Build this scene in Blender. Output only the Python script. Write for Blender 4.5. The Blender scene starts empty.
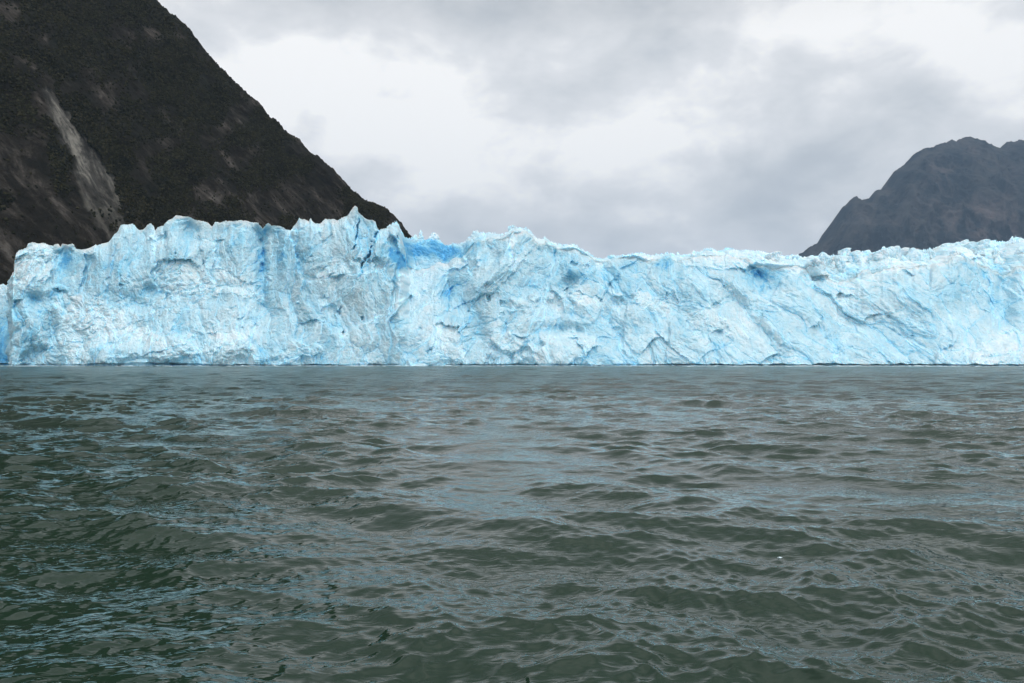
import bpy, math
import numpy as np
from mathutils import Matrix, Vector

# ------------------------------------------------------------------ camera
W, H, F = 1024.0, 683.0, 804.0
CAMZ = 2.8
PITCH = math.atan((358.5 - 341.5) / F)          # horizon a little below the picture's middle
ROLL = math.radians(-0.10)
scene = bpy.context.scene
COL = scene.collection
cam_d = bpy.data.cameras.new("camera")
cam_d.sensor_width = 36.0
cam_d.lens = F / W * 36.0
cam_d.clip_start, cam_d.clip_end = 0.1, 30000.0
cam = bpy.data.objects.new("camera", cam_d)
COL.objects.link(cam)
RM = Matrix.Rotation(math.pi / 2 + PITCH, 3, 'X') @ Matrix.Rotation(ROLL, 3, 'Z')
cam.matrix_world = Matrix.Translation((0, 0, CAMZ)) @ RM.to_4x4()
scene.camera = cam
R = np.array(RM)

# ------------------------------------------------------------------ world, sun, exposure
SUN_EL, SUN_AZ = math.radians(50), math.radians(148)   # azimuth clockwise from +Y
world = bpy.data.worlds.new("World")
scene.world = world
world.use_nodes = True
wt = world.node_tree
wt.nodes.clear()


def N(t, typ, **kw):
    n = t.nodes.new(typ)
    for k, v in kw.items():
        setattr(n, k, v)
    return n


def link(t, a, b):
    t.links.new(a, b)


def M(t, op, a, b=None, c=None, clamp=False):
    n = t.nodes.new("ShaderNodeMath")
    n.operation = op
    n.use_clamp = clamp
    for i, v in enumerate((a, b, c)):
        if v is None:
            continue
        if isinstance(v, (int, float)):
            n.inputs[i].default_value = v
        else:
            t.links.new(v, n.inputs[i])
    return n.outputs[0]


def mix(t, fac, a, b, blend='MIX'):
    n = t.nodes.new("ShaderNodeMix")
    n.data_type = 'RGBA'
    n.blend_type = blend
    for s, v in ((n.inputs[0], fac), (n.inputs[6], a), (n.inputs[7], b)):
        if isinstance(v, (int, float)):
            s.default_value = v
        elif isinstance(v, tuple):
            s.default_value = (*v, 1)
        else:
            t.links.new(v, s)
    return n.outputs[2]


def ramp(t, fac, stops, interp='LINEAR'):
    n = t.nodes.new("ShaderNodeValToRGB")
    n.color_ramp.interpolation = interp
    e = n.color_ramp.elements
    while len(e) < len(stops):
        e.new(0.5)
    for el, (p, c) in zip(e, stops):
        el.position = p
        el.color = (*c, 1) if isinstance(c, tuple) else (c, c, c, 1)
    t.links.new(fac, n.inputs[0])
    return n.outputs[0]


def noise(t, vec, scale, detail=4, rough=0.5, dist=0.0, lac=2.0):
    n = t.nodes.new("ShaderNodeTexNoise")
    n.inputs['Scale'].default_value = scale
    n.inputs['Detail'].default_value = detail
    n.inputs['Roughness'].default_value = rough
    n.inputs['Distortion'].default_value = dist
    n.inputs['Lacunarity'].default_value = lac
    if vec is not None:
        t.links.new(vec, n.inputs['Vector'])
    return n.outputs[0]


def pxdir(px, py):
    d = R @ np.array([(px - 512) / F, (341.5 - py) / F, -1.0])
    return d / np.linalg.norm(d)


tc = N(wt, "ShaderNodeTexCoord")
DIR = tc.outputs['Generated']
sep = N(wt, "ShaderNodeSeparateXYZ")
link(wt, DIR, sep.inputs[0])
mp = N(wt, "ShaderNodeMapping")
mp.inputs['Scale'].default_value = (1.0, 1.0, 1.8)
mp.inputs['Rotation'].default_value = (0.0, math.radians(-8), 0.0)
link(wt, DIR, mp.inputs['Vector'])
n1 = noise(wt, mp.outputs[0], 3.2, 7, 0.52, 0.35)
n2 = noise(wt, mp.outputs[0], 9.0, 6, 0.55, 0.2)
nw = N(wt, "ShaderNodeTexNoise")
nw.inputs['Scale'].default_value = 6.0
nw.inputs['Detail'].default_value = 4
link(wt, DIR, nw.inputs['Vector'])
vs = N(wt, "ShaderNodeVectorMath", operation='SUBTRACT')
link(wt, nw.outputs[1], vs.inputs[0])
vs.inputs[1].default_value = (0.5, 0.5, 0.5)
vsc = N(wt, "ShaderNodeVectorMath", operation='SCALE')
link(wt, vs.outputs[0], vsc.inputs[0])
vsc.inputs['Scale'].default_value = 0.22
va = N(wt, "ShaderNodeVectorMath", operation='ADD')
link(wt, DIR, va.inputs[0])
link(wt, vsc.outputs[0], va.inputs[1])
WDIR = va.outputs[0]
val = M(wt, 'ADD', M(wt, 'MULTIPLY', n1, 1.05), M(wt, 'MULTIPLY', n2, 0.85))
val = M(wt, 'SUBTRACT', val, 0.39)
# clouds that lie in given directions: thin bright breaks and thicker grey banks
SKY = [  # px, py, half-width px, half-height px, strength
    (345, 78, 95, 34, 0.30), (415, 108, 60, 28, 0.20), (255, 72, 50, 22, 0.14), (300, 145, 90, 30, 0.10),
    (450, 175, 70, 26, 0.16), (800, 18, 110, 30, 0.22), (880, 60, 120, 30, 0.10), (960, 95, 90, 35, 0.08),
    (700, 150, 40, 18, 0.10), (760, 235, 60, 10, 0.07), (405, 215, 40, 26, 0.10), (1010, 20, 60, 50, 0.06),
    (620, 130, 50, 20, 0.08),
    (215, 25, 80, 40, -0.10), (530, 40, 90, 45, -0.12), (560, 110, 60, 30, -0.10), (590, 195, 110, 22, -0.13),
    (700, 218, 110, 16, -0.11), (830, 130, 90, 36, -0.13), (330, 118, 60, 16, -0.05), (650, 60, 70, 26, -0.07),
    (900, 200, 80, 40, -0.06), (480, 90, 40, 40, -0.06)]
for px, py, wx, wy, s in SKY:
    d = pxdir(px, py)
    rx, ry = R[:, 0], R[:, 1]
    sb = N(wt, "ShaderNodeVectorMath", operation='SUBTRACT')
    link(wt, WDIR, sb.inputs[0])
    sb.inputs[1].default_value = tuple(d)
    terms = []
    for ax, ww in ((rx, wx), (ry, wy)):
        dt = N(wt, "ShaderNodeVectorMath", operation='DOT_PRODUCT')
        link(wt, sb.outputs[0], dt.inputs[0])
        dt.inputs[1].default_value = tuple(ax * F / ww)
        terms.append(M(wt, 'POWER', M(wt, 'ABSOLUTE', dt.outputs['Value']), 2.0))
    q = M(wt, 'ADD', terms[0], terms[1])
    g = M(wt, 'DIVIDE', 1.0, M(wt, 'ADD', 1.0, M(wt, 'POWER', q, 1.4)))
    fw = N(wt, "ShaderNodeVectorMath", operation='DOT_PRODUCT')
    link(wt, DIR, fw.inputs[0])
    fw.inputs[1].default_value = tuple(d)
    g = M(wt, 'MULTIPLY', g, M(wt, 'GREATER_THAN', fw.outputs['Value'], 0.0))
    val = M(wt, 'ADD', val, M(wt, 'MULTIPLY', g, s * (1.25 if s > 0 else (0.5 if py > 125 else 0.95))))
cloud = ramp(wt, val, [(0.18, (0.60, 0.635, 0.675)), (0.38, (0.72, 0.75, 0.78)), (0.50, (0.83, 0.85, 0.87)),
                       (0.64, (0.95, 0.96, 0.975)), (0.80, (1.2, 1.19, 1.17))])
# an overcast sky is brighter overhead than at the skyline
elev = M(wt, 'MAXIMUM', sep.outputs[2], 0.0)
prof = ramp(wt, elev, [(0.0, 0.50), (0.36, 0.50), (0.50, 0.33), (0.74, 0.33), (1.0, 0.95)])  # mid-height band dimmed to darken the reflections in the water
rear = ramp(wt, M(wt, 'MULTIPLY_ADD', sep.outputs[1], -0.5, 0.5), [(0.50, 0.0), (0.80, 1.0)])   # sky behind the boat raised, added light for the ice face
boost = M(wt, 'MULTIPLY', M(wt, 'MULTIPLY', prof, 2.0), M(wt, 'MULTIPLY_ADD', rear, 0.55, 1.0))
sky = N(wt, "ShaderNodeTexSky", sky_type='NISHITA')
sky.sun_disc = False
sky.sun_elevation = SUN_EL
sky.sun_rotation = SUN_AZ
skyc = mix(wt, 1.0, sky.outputs[0], (0.07, 0.07, 0.07), 'MULTIPLY')
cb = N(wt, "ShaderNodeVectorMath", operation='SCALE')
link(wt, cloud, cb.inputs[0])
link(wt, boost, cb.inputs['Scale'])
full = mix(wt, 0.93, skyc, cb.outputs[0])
bg = N(wt, "ShaderNodeBackground")
bg.inputs[1].default_value = 1.0
link(wt, full, bg.inputs[0])
wo = N(wt, "ShaderNodeOutputWorld")
link(wt, bg.outputs[0], wo.inputs[0])
world.cycles.sampling_method = 'MANUAL'
world.cycles.sample_map_resolution = 512

sd = bpy.data.lights.new("sun", 'SUN')
sd.energy = 1.0
sd.angle = math.radians(18)
sd.color = (1.0, 0.96, 0.90)
sun = bpy.data.objects.new("sun", sd)
COL.objects.link(sun)
sdir = Vector((math.sin(SUN_AZ) * math.cos(SUN_EL), math.cos(SUN_AZ) * math.cos(SUN_EL), math.sin(SUN_EL)))
sun.rotation_euler = sdir.to_track_quat('Z', 'Y').to_euler()

vsn = scene.view_settings
vsn.view_transform = 'Standard'
vsn.look = 'None'
vsn.exposure = 0.0
vsn.gamma = 1.0
scene.cycles.use_denoising = True
scene.cycles.denoising_prefilter = 'ACCURATE'
scene.cycles.denoising_input_passes = 'RGB_ALBEDO_NORMAL'
scene.cycles.max_bounces = 8
scene.cycles.diffuse_bounces = 6
scene.cycles.volume_bounces = 0

# ------------------------------------------------------------------ numpy noise
rng = np.random.default_rng(7)
PERM = rng.permutation(256).astype(np.int64)
PERM = np.concatenate([PERM, PERM, PERM])
GR = rng.normal(size=(256, 3))
GR /= np.linalg.norm(GR, axis=1)[:, None]


from concurrent.futures import ThreadPoolExecutor
PERM32 = PERM.astype(np.int32)
GR32 = GR.astype(np.float32)
GA = np.linspace(0, 2 * math.pi, 257)[:256]
GA = GA[rng.permutation(256)]
G2X, G2Y = np.cos(GA).astype(np.float32), np.sin(GA).astype(np.float32)
POOL = ThreadPoolExecutor(8)


def chunked(fn, arrs):
    """run fn on slices of big arrays in parallel"""
    shp = np.broadcast(*arrs).shape
    arrs = [np.ascontiguousarray(np.broadcast_to(q, shp)).ravel() for q in arrs]
    n = arrs[0].size
    if n < 60000:
        res = fn(*arrs)
        return [q.reshape(shp) for q in res]
    cuts = np.linspace(0, n, max(2, n // 40000) + 1).astype(int)
    parts = list(POOL.map(lambda k: fn(*[q[cuts[k]:cuts[k + 1]] for q in arrs]), range(len(cuts) - 1)))
    return [np.concatenate([p[j] for p in parts]).reshape(shp) for j in range(len(parts[0]))]


def _perlin2(x, y):
    fx, fy = np.floor(x), np.floor(y)
    xf, yf = (x - fx).astype(np.float32), (y - fy).astype(np.float32)
    xi, yi = fx.astype(np.int32) & 255, fy.astype(np.int32) & 255
    u, v = (q * q * q * (q * (q * 6 - 15) + 10) for q in (xf, yf))
    out = np.zeros(x.shape, np.float32)
    for dx in (0, 1):
        p = PERM32[xi + dx]
        for dy in (0, 1):
            h = PERM32[p + yi + dy]
            out += (G2X[h] * (xf - dx) + G2Y[h] * (yf - dy)) * (u if dx else 1 - u) * (v if dy else 1 - v)
    return (out * 1.5,)


def _perlin3(x, y, z):
    fx, fy, fz = np.floor(x), np.floor(y), np.floor(z)
    xf, yf, zf = ((p - q).astype(np.float32) for p, q in ((x, fx), (y, fy), (z, fz)))
    xi, yi, zi = (q.astype(np.int32) & 255 for q in (fx, fy, fz))
    u, v, w = (q * q * q * (q * (q * 6 - 15) + 10) for q in (xf, yf, zf))
    out = np.zeros(x.shape, np.float32)
    for dx in (0, 1):
        for dy in (0, 1):
            p = PERM32[PERM32[xi + dx] + yi + dy]
            for dz in (0, 1):
                g = GR32[PERM32[p + zi + dz]]
                out += (g[:, 0] * (xf - dx) + g[:, 1] * (yf - dy) + g[:, 2] * (zf - dz)) \
                    * (u if dx else 1 - u) * (v if dy else 1 - v) * (w if dz else 1 - w)
    return (out * 1.6,)


def perlin(x, y, z=0.0, seed=0):
    x = np.asarray(x, float) + seed * 17.13 + 0.37
    y = np.asarray(y, float) + seed * 5.71 + 0.71
    if np.ndim(z) == 0:
        return chunked(_perlin2, [x + float(z) * 31.7, y + float(z) * 12.9])[0]
    return chunked(_perlin3, [x, y, np.asarray(z, float) + seed * 3.37])[0]


def fbm(x, y, z=0.0, octv=4, seed=0, gain=0.5):
    a, s, o = 1.0, 1.0, 0.0
    for i in range(octv):
        o = o + a * perlin(x * s, y * s, np.asarray(z) * s, seed + i)
        a *= gain
        s *= 2.03
    return o


def ridged(x, y, z=0.0, octv=4, seed=0):
    a, s, o = 1.0, 1.0, 0.0
    for i in range(octv):
        o = o + a * (1 - 2 * np.abs(perlin(x * s, y * s, np.asarray(z) * s, seed + i)))
        a *= 0.5
        s *= 2.07
    return o * 0.5


def h2(ix, iy, seed):
    a = (ix * np.uint32(73856093)) ^ (iy * np.uint32(19349663)) ^ np.uint32((seed * 83492791) & 0xffffffff)
    a = (a ^ (a >> np.uint32(15))) * np.uint32(2246822519)
    a = (a ^ (a >> np.uint32(13))) * np.uint32(3266489917)
    return ((a ^ (a >> np.uint32(16))) & np.uint32(0xffffff)).astype(np.float32) * np.float32(1 / 0x1000000)


def facets(x, y, seed, tilt=0.8, k=0.9, inv=False):
    """Broken-ice chunks: the upper (or lower) envelope of tilted bulging plates, one per jittered cell.
    Returns height in units of the cell size, a random value of the plate, and the gap to the next plate."""
    def run(x, y):
        fx, fy = np.floor(x), np.floor(y)
        lx, ly = (x - fx).astype(np.float32), (y - fy).astype(np.float32)
        ix, iy = fx.astype(np.int64).astype(np.uint32), fy.astype(np.int64).astype(np.uint32)
        best = np.full(x.shape, -1e9, np.float32)
        second = best.copy()
        cid = np.zeros(x.shape, np.float32)
        for dx in (-1, 0, 1):
            for dy in (-1, 0, 1):
                cx, cy = ix + np.uint32(dx & 0xffffffff), iy + np.uint32(dy & 0xffffffff)
                ex = lx - dx - 0.1 - 0.8 * h2(cx, cy, seed)
                ey = ly - dy - 0.1 - 0.8 * h2(cx, cy, seed + 1)
                ta = (h2(cx, cy, seed + 3) - 0.5) * (2 * tilt)
                tb = (h2(cx, cy, seed + 4) - 0.5) * (2 * tilt)
                v = (h2(cx, cy, seed + 2) - 0.5) * 0.7 + ta * ex + tb * ey - k * (ex * ex + ey * ey)
                up = v > best
                second = np.where(up, best, np.maximum(second, v))
                cid = np.where(up, h2(cx, cy, seed + 5), cid)
                best = np.maximum(best, v)
        return best, cid, best - second
    b_, c_, g_ = chunked(run, [np.asarray(x, float), np.asarray(y, float)])
    return (-b_ if inv else b_), c_, g_


def sm(a, b, x):
    t = np.clip((x - a) / (b - a), 0, 1)
    return t * t * (3 - 2 * t)


# ------------------------------------------------------------------ object helpers
def tag(o, label=None, cat=None, group=None, kind=None):
    if label: o['label'] = label
    if cat: o['category'] = cat
    if group: o['group'] = group
    if kind: o['kind'] = kind
    return o


def mesh_obj(name, V, Fc, mat, parent=None, smooth=True, attrs=None):
    """V (n,3); Fc (m,k) with one k for every face"""
    V = np.ascontiguousarray(V, dtype=np.float32)
    Fc = np.ascontiguousarray(Fc, dtype=np.int32)
    me = bpy.data.meshes.new(name)
    k = Fc.shape[1]
    me.vertices.add(len(V))
    me.vertices.foreach_set("co", V.ravel())
    me.loops.add(Fc.size)
    me.loops.foreach_set("vertex_index", Fc.ravel())
    me.polygons.add(len(Fc))
    me.polygons.foreach_set("loop_start", np.arange(0, Fc.size, k, dtype=np.int32))
    me.polygons.foreach_set("use_smooth", np.full(len(Fc), smooth, dtype=bool))
    me.update(calc_edges=True)
    for an, av in (attrs or {}).items():
        if av.ndim == 2:
            a = me.attributes.new(an, 'FLOAT_COLOR', 'POINT')
            c4 = np.ones((len(V), 4), dtype=np.float32)
            c4[:, :3] = av
            a.data.foreach_set("color", c4.ravel())
        else:
            a = me.attributes.new(an, 'FLOAT', 'POINT')
            a.data.foreach_set("value", av.astype(np.float32))
    me.materials.append(mat)
    o = bpy.data.objects.new(name, me)
    COL.objects.link(o)
    if parent: o.parent = parent
    return o


def grid_faces(nr, nc, flip=False):
    i = np.arange(nr - 1)[:, None] * nc + np.arange(nc - 1)[None, :]
    f = np.stack([i, i + 1, i + nc + 1, i + nc], -1).reshape(-1, 4)
    return f[:, ::-1] if flip else f


def ray(px, py, depth):
    """world point on the view ray of a traced outline point, at ground distance `depth` along Y"""
    cx, cy = (px - 512) / F, (341.5 - py) / F
    dx = R[0, 0] * cx + R[0, 1] * cy - R[0, 2]
    dy = R[1, 0] * cx + R[1, 1] * cy - R[1, 2]
    dz = R[2, 0] * cx + R[2, 1] * cy - R[2, 2]
    s = depth / dy
    return dx * s, np.asarray(depth) + 0 * s, CAMZ + dz * s


def material(name):
    m = bpy.data.materials.new(name)
    m.use_nodes = True
    t = m.node_tree
    b = t.nodes["Principled BSDF"]
    return m, t, b


def attr(t, name):
    n = t.nodes.new("ShaderNodeAttribute")
    n.attribute_name = name
    return n


def bump(t, b, h, strength, dist):
    n = t.nodes.new("ShaderNodeBump")
    n.inputs['Strength'].default_value = strength
    n.inputs['Distance'].default_value = dist
    t.links.new(h, n.inputs['Height'])
    t.links.new(n.outputs[0], b.inputs['Normal'])
    return n


# ------------------------------------------------------------------ materials
# ice: per-point ice type (0 white crushed ice .. 1 dense blue ice) and silt come from the break-up of the ice
def ice_material(name, through):
  m_ice, t, b = material(name)
  g = N(t, "ShaderNodeNewGeometry")
  ab, ad = attr(t, "blue_ice"), attr(t, "silt")
  nb = noise(t, g.outputs['Position'], 0.6, 6, 0.72)
  v = M(t, 'ADD', ab.outputs['Fac'], M(t, 'MULTIPLY', M(t, 'SUBTRACT', nb, 0.5), 0.55))
  c = ramp(t, v, [(0.0, (0.85, 0.92, 0.945)), (0.22, (0.70, 0.86, 0.915)), (0.48, (0.54, 0.77, 0.865)),
                    (0.78, (0.34, 0.66, 0.82)), (1.08, (0.13, 0.46, 0.76))])
  c = mix(t, ad.outputs['Fac'], c, (0.58, 0.59, 0.55))
  link(t, c, b.inputs['Base Color'])
  b.inputs['Roughness'].default_value = 0.55
  b.inputs['Subsurface Weight'].default_value = through      # daylight travels some way through the ice, blue farthest
  b.inputs['Subsurface Radius'].default_value = (0.25, 0.7, 1.0)
  b.inputs['Subsurface Scale'].default_value = 1.1
  b.subsurface_method = 'BURLEY'
  b.inputs['IOR'].default_value = 1.31
  b.inputs['Specular IOR Level'].default_value = 0.35
  nf = noise(t, g.outputs['Position'], 1.6, 6, 0.75)
  vo = N(t, "ShaderNodeTexVoronoi")
  vo.inputs['Scale'].default_value = 0.9
  vo.inputs['Detail'].default_value = 2.0
  vo.inputs['Roughness'].default_value = 0.6
  link(t, g.outputs['Position'], vo.inputs['Vector'])
  bump(t, b, M(t, 'SUBTRACT', M(t, 'MULTIPLY', nf, 0.8), vo.outputs['Distance']), 0.8, 0.32 if through else 0.02)
  return m_ice


m_ice = ice_material("glacier_ice", 0.9)
m_chip = ice_material("floating_ice", 0.0)

# water: silty green fjord water
m_wat, t, b = material("fjord_water")
g = N(t, "ShaderNodeNewGeometry")
b.inputs['IOR'].default_value = 1.333
nt = noise(t, g.outputs['Position'], 0.05, 3, 0.5)
link(t, mix(t, nt, (0.011, 0.028, 0.016), (0.019, 0.042, 0.025)), b.inputs['Base Color'])
mpn = N(t, "ShaderNodeMapping")
mpn.inputs['Rotation'].default_value = (0, 0, math.radians(14))
mpn.inputs['Scale'].default_value = (0.55, 1.25, 1.0)
link(t, g.outputs['Position'], mpn.inputs['Vector'])
r0 = noise(t, mpn.outputs[0], 1.1, 3, 0.6, 0.8)
chop = attr(t, "far_chop")
link(t, M(t, 'MULTIPLY_ADD', chop.outputs['Fac'], 0.16, 0.03), b.inputs['Roughness'])
r1 = noise(t, mpn.outputs[0], 5.5, 2, 0.5, 0.7)
r2 = noise(t, mpn.outputs[0], 14.0, 1, 0.5, 0.3)
gust = ramp(t, noise(t, g.outputs['Position'], 0.16, 3, 0.5), [(0.35, 0.35), (0.65, 1.0)])
hh = M(t, 'MULTIPLY', M(t, 'ADD', r1, M(t, 'MULTIPLY', r2, 0.10)), M(t, 'MULTIPLY', gust, M(t, 'MULTIPLY_ADD', chop.outputs['Fac'], 0.6, 0.45)))
r05 = noise(t, mpn.outputs[0], 2.4, 3, 0.6, 0.7)
hh = M(t, 'ADD', hh, M(t, 'MULTIPLY', M(t, 'MULTIPLY', r05, attr(t, "mid_chop").outputs['Fac']), 1.7))
hh = M(t, 'ADD', hh, M(t, 'MULTIPLY', M(t, 'MULTIPLY', r0, chop.outputs['Fac']), 8.0))
bump(t, b, hh, 1.0, 0.06)

# left mountain
m_rock, t, b = material("mountain_slope")
g = N(t, "ShaderNodeNewGeometry")
ac = attr(t, "scar")
ar = attr(t, "bare_rock")


def along(dx, dz, stretch):
    """position with its grain drawn out along the direction (dx, dz) of the slope"""
    cb_ = N(t, "ShaderNodeCombineXYZ")
    for k, vec in enumerate(((dz, 0, -dx), (0, 0.6, 0), (dx / stretch, 0, dz / stretch))):
        dt_ = N(t, "ShaderNodeVectorMath", operation='DOT_PRODUCT')
        link(t, g.outputs['Position'], dt_.inputs[0])
        dt_.inputs[1].default_value = vec
        link(t, dt_.outputs['Value'], cb_.inputs[k])
    return cb_.outputs[0]


s1 = noise(t, along(0.82, -0.57, 3.5), 0.055, 9, 0.74, 0.5)
s4 = noise(t, along(0.42, -0.91, 5.0), 0.10, 7, 0.72, 0.4)
s2 = noise(t, g.outputs['Position'], 0.012, 6, 0.6)
s3 = noise(t, g.outputs['Position'], 0.12, 5, 0.7)
veg = mix(t, ramp(t, s3, [(0.35, 0.0), (0.68, 1.0)]), (0.007, 0.008, 0.006), (0.028, 0.027, 0.019))
veg = mix(t, ramp(t, s2, [(0.42, 0.0), (0.66, 1.0)]), veg, (0.016, 0.014, 0.010))
rock = ramp(t, s1, [(0.38, (0.008, 0.007, 0.006)), (0.49, (0.024, 0.020, 0.016)), (0.58, (0.065, 0.056, 0.047)), (0.68, (0.15, 0.135, 0.12))])
rm = M(t, 'MULTIPLY', ar.outputs['Fac'], ramp(t, s1, [(0.40, 0.25), (0.6, 1.0)]), clamp=True)
c = mix(t, rm, veg, rock)
sc = ramp(t, s4, [(0.38, (0.035, 0.033, 0.030)), (0.48, (0.11, 0.105, 0.095)), (0.58, (0.32, 0.30, 0.26))])
c = mix(t, M(t, 'MULTIPLY', ac.outputs['Fac'], ramp(t, s3, [(0.30, 0.45), (0.52, 1.0)]), clamp=True), c, sc)
link(t, c, b.inputs['Base Color'])
b.inputs['Roughness'].default_value = 0.95
b.inputs['Specular IOR Level'].default_value = 0.1
bump(t, b, M(t, 'ADD', s1, s3), 1.0, 5.0)

m_far, t, b = material("far_mountain_rock")
g = N(t, "ShaderNodeNewGeometry")
mpn = N(t, "ShaderNodeMapping")
mpn.inputs['Rotation'].default_value = (0, math.radians(-35), 0)
mpn.inputs['Scale'].default_value = (1.0, 1.0, 0.4)
link(t, g.outputs['Position'], mpn.inputs['Vector'])
s1 = noise(t, mpn.outputs[0], 0.006, 9, 0.72, 0.5)
s2 = noise(t, g.outputs['Position'], 0.0022, 6, 0.6)
arr = attr(t, "bare_rock")
c = mix(t, ramp(t, s1, [(0.42, 0.0), (0.60, 1.0)]), (0.004, 0.008, 0.009), (0.060, 0.056, 0.050))
c = mix(t, M(t, 'MULTIPLY', arr.outputs['Fac'], ramp(t, s1, [(0.44, 0.0), (0.60, 1.0)]), clamp=True), c, (0.13, 0.10, 0.092))
link(t, c, b.inputs['Base Color'])
b.inputs['Roughness'].default_value = 0.95
b.inputs['Specular IOR Level'].default_value = 0.1
bump(t, b, s1, 1.0, 30.0)

m_tree, t, b = material("scrub_foliage")
g = N(t, "ShaderNodeNewGeometry")
s = noise(t, g.outputs['Position'], 0.05, 4, 0.6)
vv = attr(t, "tone")
c = mix(t, ramp(t, s, [(0.35, 0.0), (0.65, 1.0)]), (0.006, 0.008, 0.004), (0.024, 0.024, 0.012))
c = mix(t, vv.outputs['Fac'], c, (0.045, 0.040, 0.022))
link(t, c, b.inputs['Base Color'])
b.inputs['Roughness'].default_value = 0.9
b.inputs['Specular IOR Level'].default_value = 0.1

# ------------------------------------------------------------------ water sheet (rings round the boat, real wave geometry)
def build_water():
    half = math.radians(44)
    dense = np.linspace(-half, half, 1300)
    rest = np.linspace(half, 2 * math.pi - half, 91)[1:]
    th = np.concatenate([dense, rest])
    nd = len(dense)
    r = [0.4]
    while r[-1] < 12000:
        q = 1.20 if r[-1] < 3.0 else (1.0044 if r[-1] < 60 else (1.0065 if r[-1] < 420 else 1.35))
        r.append(r[-1] * q)
    r = np.array(r)
    RR, TT = np.meshgrid(r, th, indexing='ij')
    X, Y = RR * np.sin(TT), RR * np.cos(TT)
    dr = np.gradient(r)[:, None] * np.ones_like(TT)
    dth = np.gradient(th)[None, :] * RR
    sp = np.maximum(dr, np.abs(dth))
    Z = np.zeros_like(X)
    DX = np.zeros_like(X)
    DY = np.zeros_like(X)
    rg = np.random.default_rng(11)
    wv = []
    # (wavelength range, count, rms height share, spread)
    for lo, hi, n, amp, mean, spread in ((9.0, 16.0, 8, 0.055, 195, 30), (3.2, 6.5, 16, 0.055, 200, 34), (1.3, 3.2, 34, 0.034, 195, 40),
                                   (0.55, 1.3, 50, 0.0130, 192, 45), (0.18, 0.55, 70, 0.0068, 190, 60)):
        lam = np.exp(rg.uniform(np.log(lo), np.log(hi), n))
        ang = np.radians(mean + rg.normal(0, spread, n))
        ph = rg.uniform(0, 2 * math.pi, n)
        a = amp * math.sqrt(2.0 / n) * rg.uniform(0.6, 1.3, n)
        wv += list(zip(lam, ang, ph, a))
    gust = 1.0 + 0.9 * fbm(X * 0.11, Y * 0.07, 0, 4, 40)
    gust = np.clip(gust, 0.3, 1.9)
    calm = 1.0              # sheltered water under the ice
    front = (RR < 430)
    rows = np.where(r < 430)[0]
    nr = len(rows)
    for lam, ang, ph, a in wv:
        kx, ky = math.sin(ang) * 2 * math.pi / lam, math.cos(ang) * 2 * math.pi / lam
        s_, X_, Y_ = sp[:nr, :nd], X[:nr, :nd], Y[:nr, :nd]
        w = sm(2.2, 4.0, lam / s_)
        # crop rows where it matters
        last = np.where(w.max(axis=1) > 0)[0]
        if len(last) == 0:
            continue
        last = last[-1] + 1
        p = kx * X_[:last] + ky * Y_[:last] + ph
        aw = a * w[:last] * (gust[:last, :nd] if lam < 3 else 1.0)
        c_, sn = np.cos(p), np.sin(p)
        Z[:last, :nd] += aw * c_
        q = 1.0
        DX[:last, :nd] -= q * aw * math.sin(ang) * sn
        DY[:last, :nd] -= q * aw * math.cos(ang) * sn
    for lam, ang, ph, a in wv[:24]:                     # the rest of the circle carries the long waves only
        kx, ky = math.sin(ang) * 2 * math.pi / lam, math.cos(ang) * 2 * math.pi / lam
        w = sm(2.2, 4.0, lam / sp[:nr, nd:])
        Z[:nr, nd:] += a * w * np.cos(kx * X[:nr, nd:] + ky * Y[:nr, nd:] + ph)
    Z *= calm
    V = np.stack([X + DX, Y + DY, Z], -1).reshape(-1, 3)
    nR, nC = X.shape
    f = grid_faces(nR, nC, flip=False)
    i = np.arange(nR - 1) * nC
    seam = np.stack([i + nC - 1, i, i + nC, i + 2 * nC - 1], -1)
    f = np.concatenate([f, seam])
    # centre cap
    V = np.concatenate([V, [[0, 0, 0]]])
    c0 = len(V) - 1
    j = np.arange(0, nC - 1, 2)
    cap = np.stack([np.full(len(j), c0), j, j + 1, (j + 2) % nC], -1)[:, ::-1]
    f = np.concatenate([f[:, ::-1], cap[:, ::-1]])
    fc_ = np.append((1 - sm(2.2, 6.0, 1.6 / sp)).ravel(), 0.0)
    o = mesh_obj("water", V, f[:, ::-1], m_wat, attrs={"far_chop": fc_, "mid_chop": np.append((1 - sm(2.2, 6.0, 0.6 / sp)).ravel(), 0.0)})
    n = o.data.polygons[1000].normal
    if n.z < 0:
        o.data.flip_normals()
    tag(o, "choppy grey green fjord water in front of the ice", kind="structure")


build_water()

# ------------------------------------------------------------------ mountains
def poly(xs, tr):
    tr = np.array(tr, float)
    return np.interp(xs, tr[:, 0], tr[:, 1])


def seg_dist(px, py, line):
    """distance to a polyline, signed side of the nearest segment (positive to the right of travel on the page)"""
    best = np.full(px.shape, 1e9)
    side = np.zeros(px.shape)
    bper = np.zeros(px.shape)
    for (x0, y0), (x1, y1) in zip(line[:-1], line[1:]):
        dx, dy = x1 - x0, y1 - y0
        L = dx * dx + dy * dy
        tt = np.clip(((px - x0) * dx + (py - y0) * dy) / L, 0, 1)
        ex, ey = px - x0 - tt * dx, py - y0 - tt * dy
        d = np.hypot(ex, ey)
        cr = (dx * (py - y0) - dy * (px - x0)) / math.sqrt(L)
        up = (d < best - 1e-6) | ((d < best + 1e-6) & (np.abs(cr) > bper))
        side = np.where(up, np.sign(cr), side)
        bper = np.where(up, np.abs(cr), bper)
        best = np.minimum(best, d)
    return best, side


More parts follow.
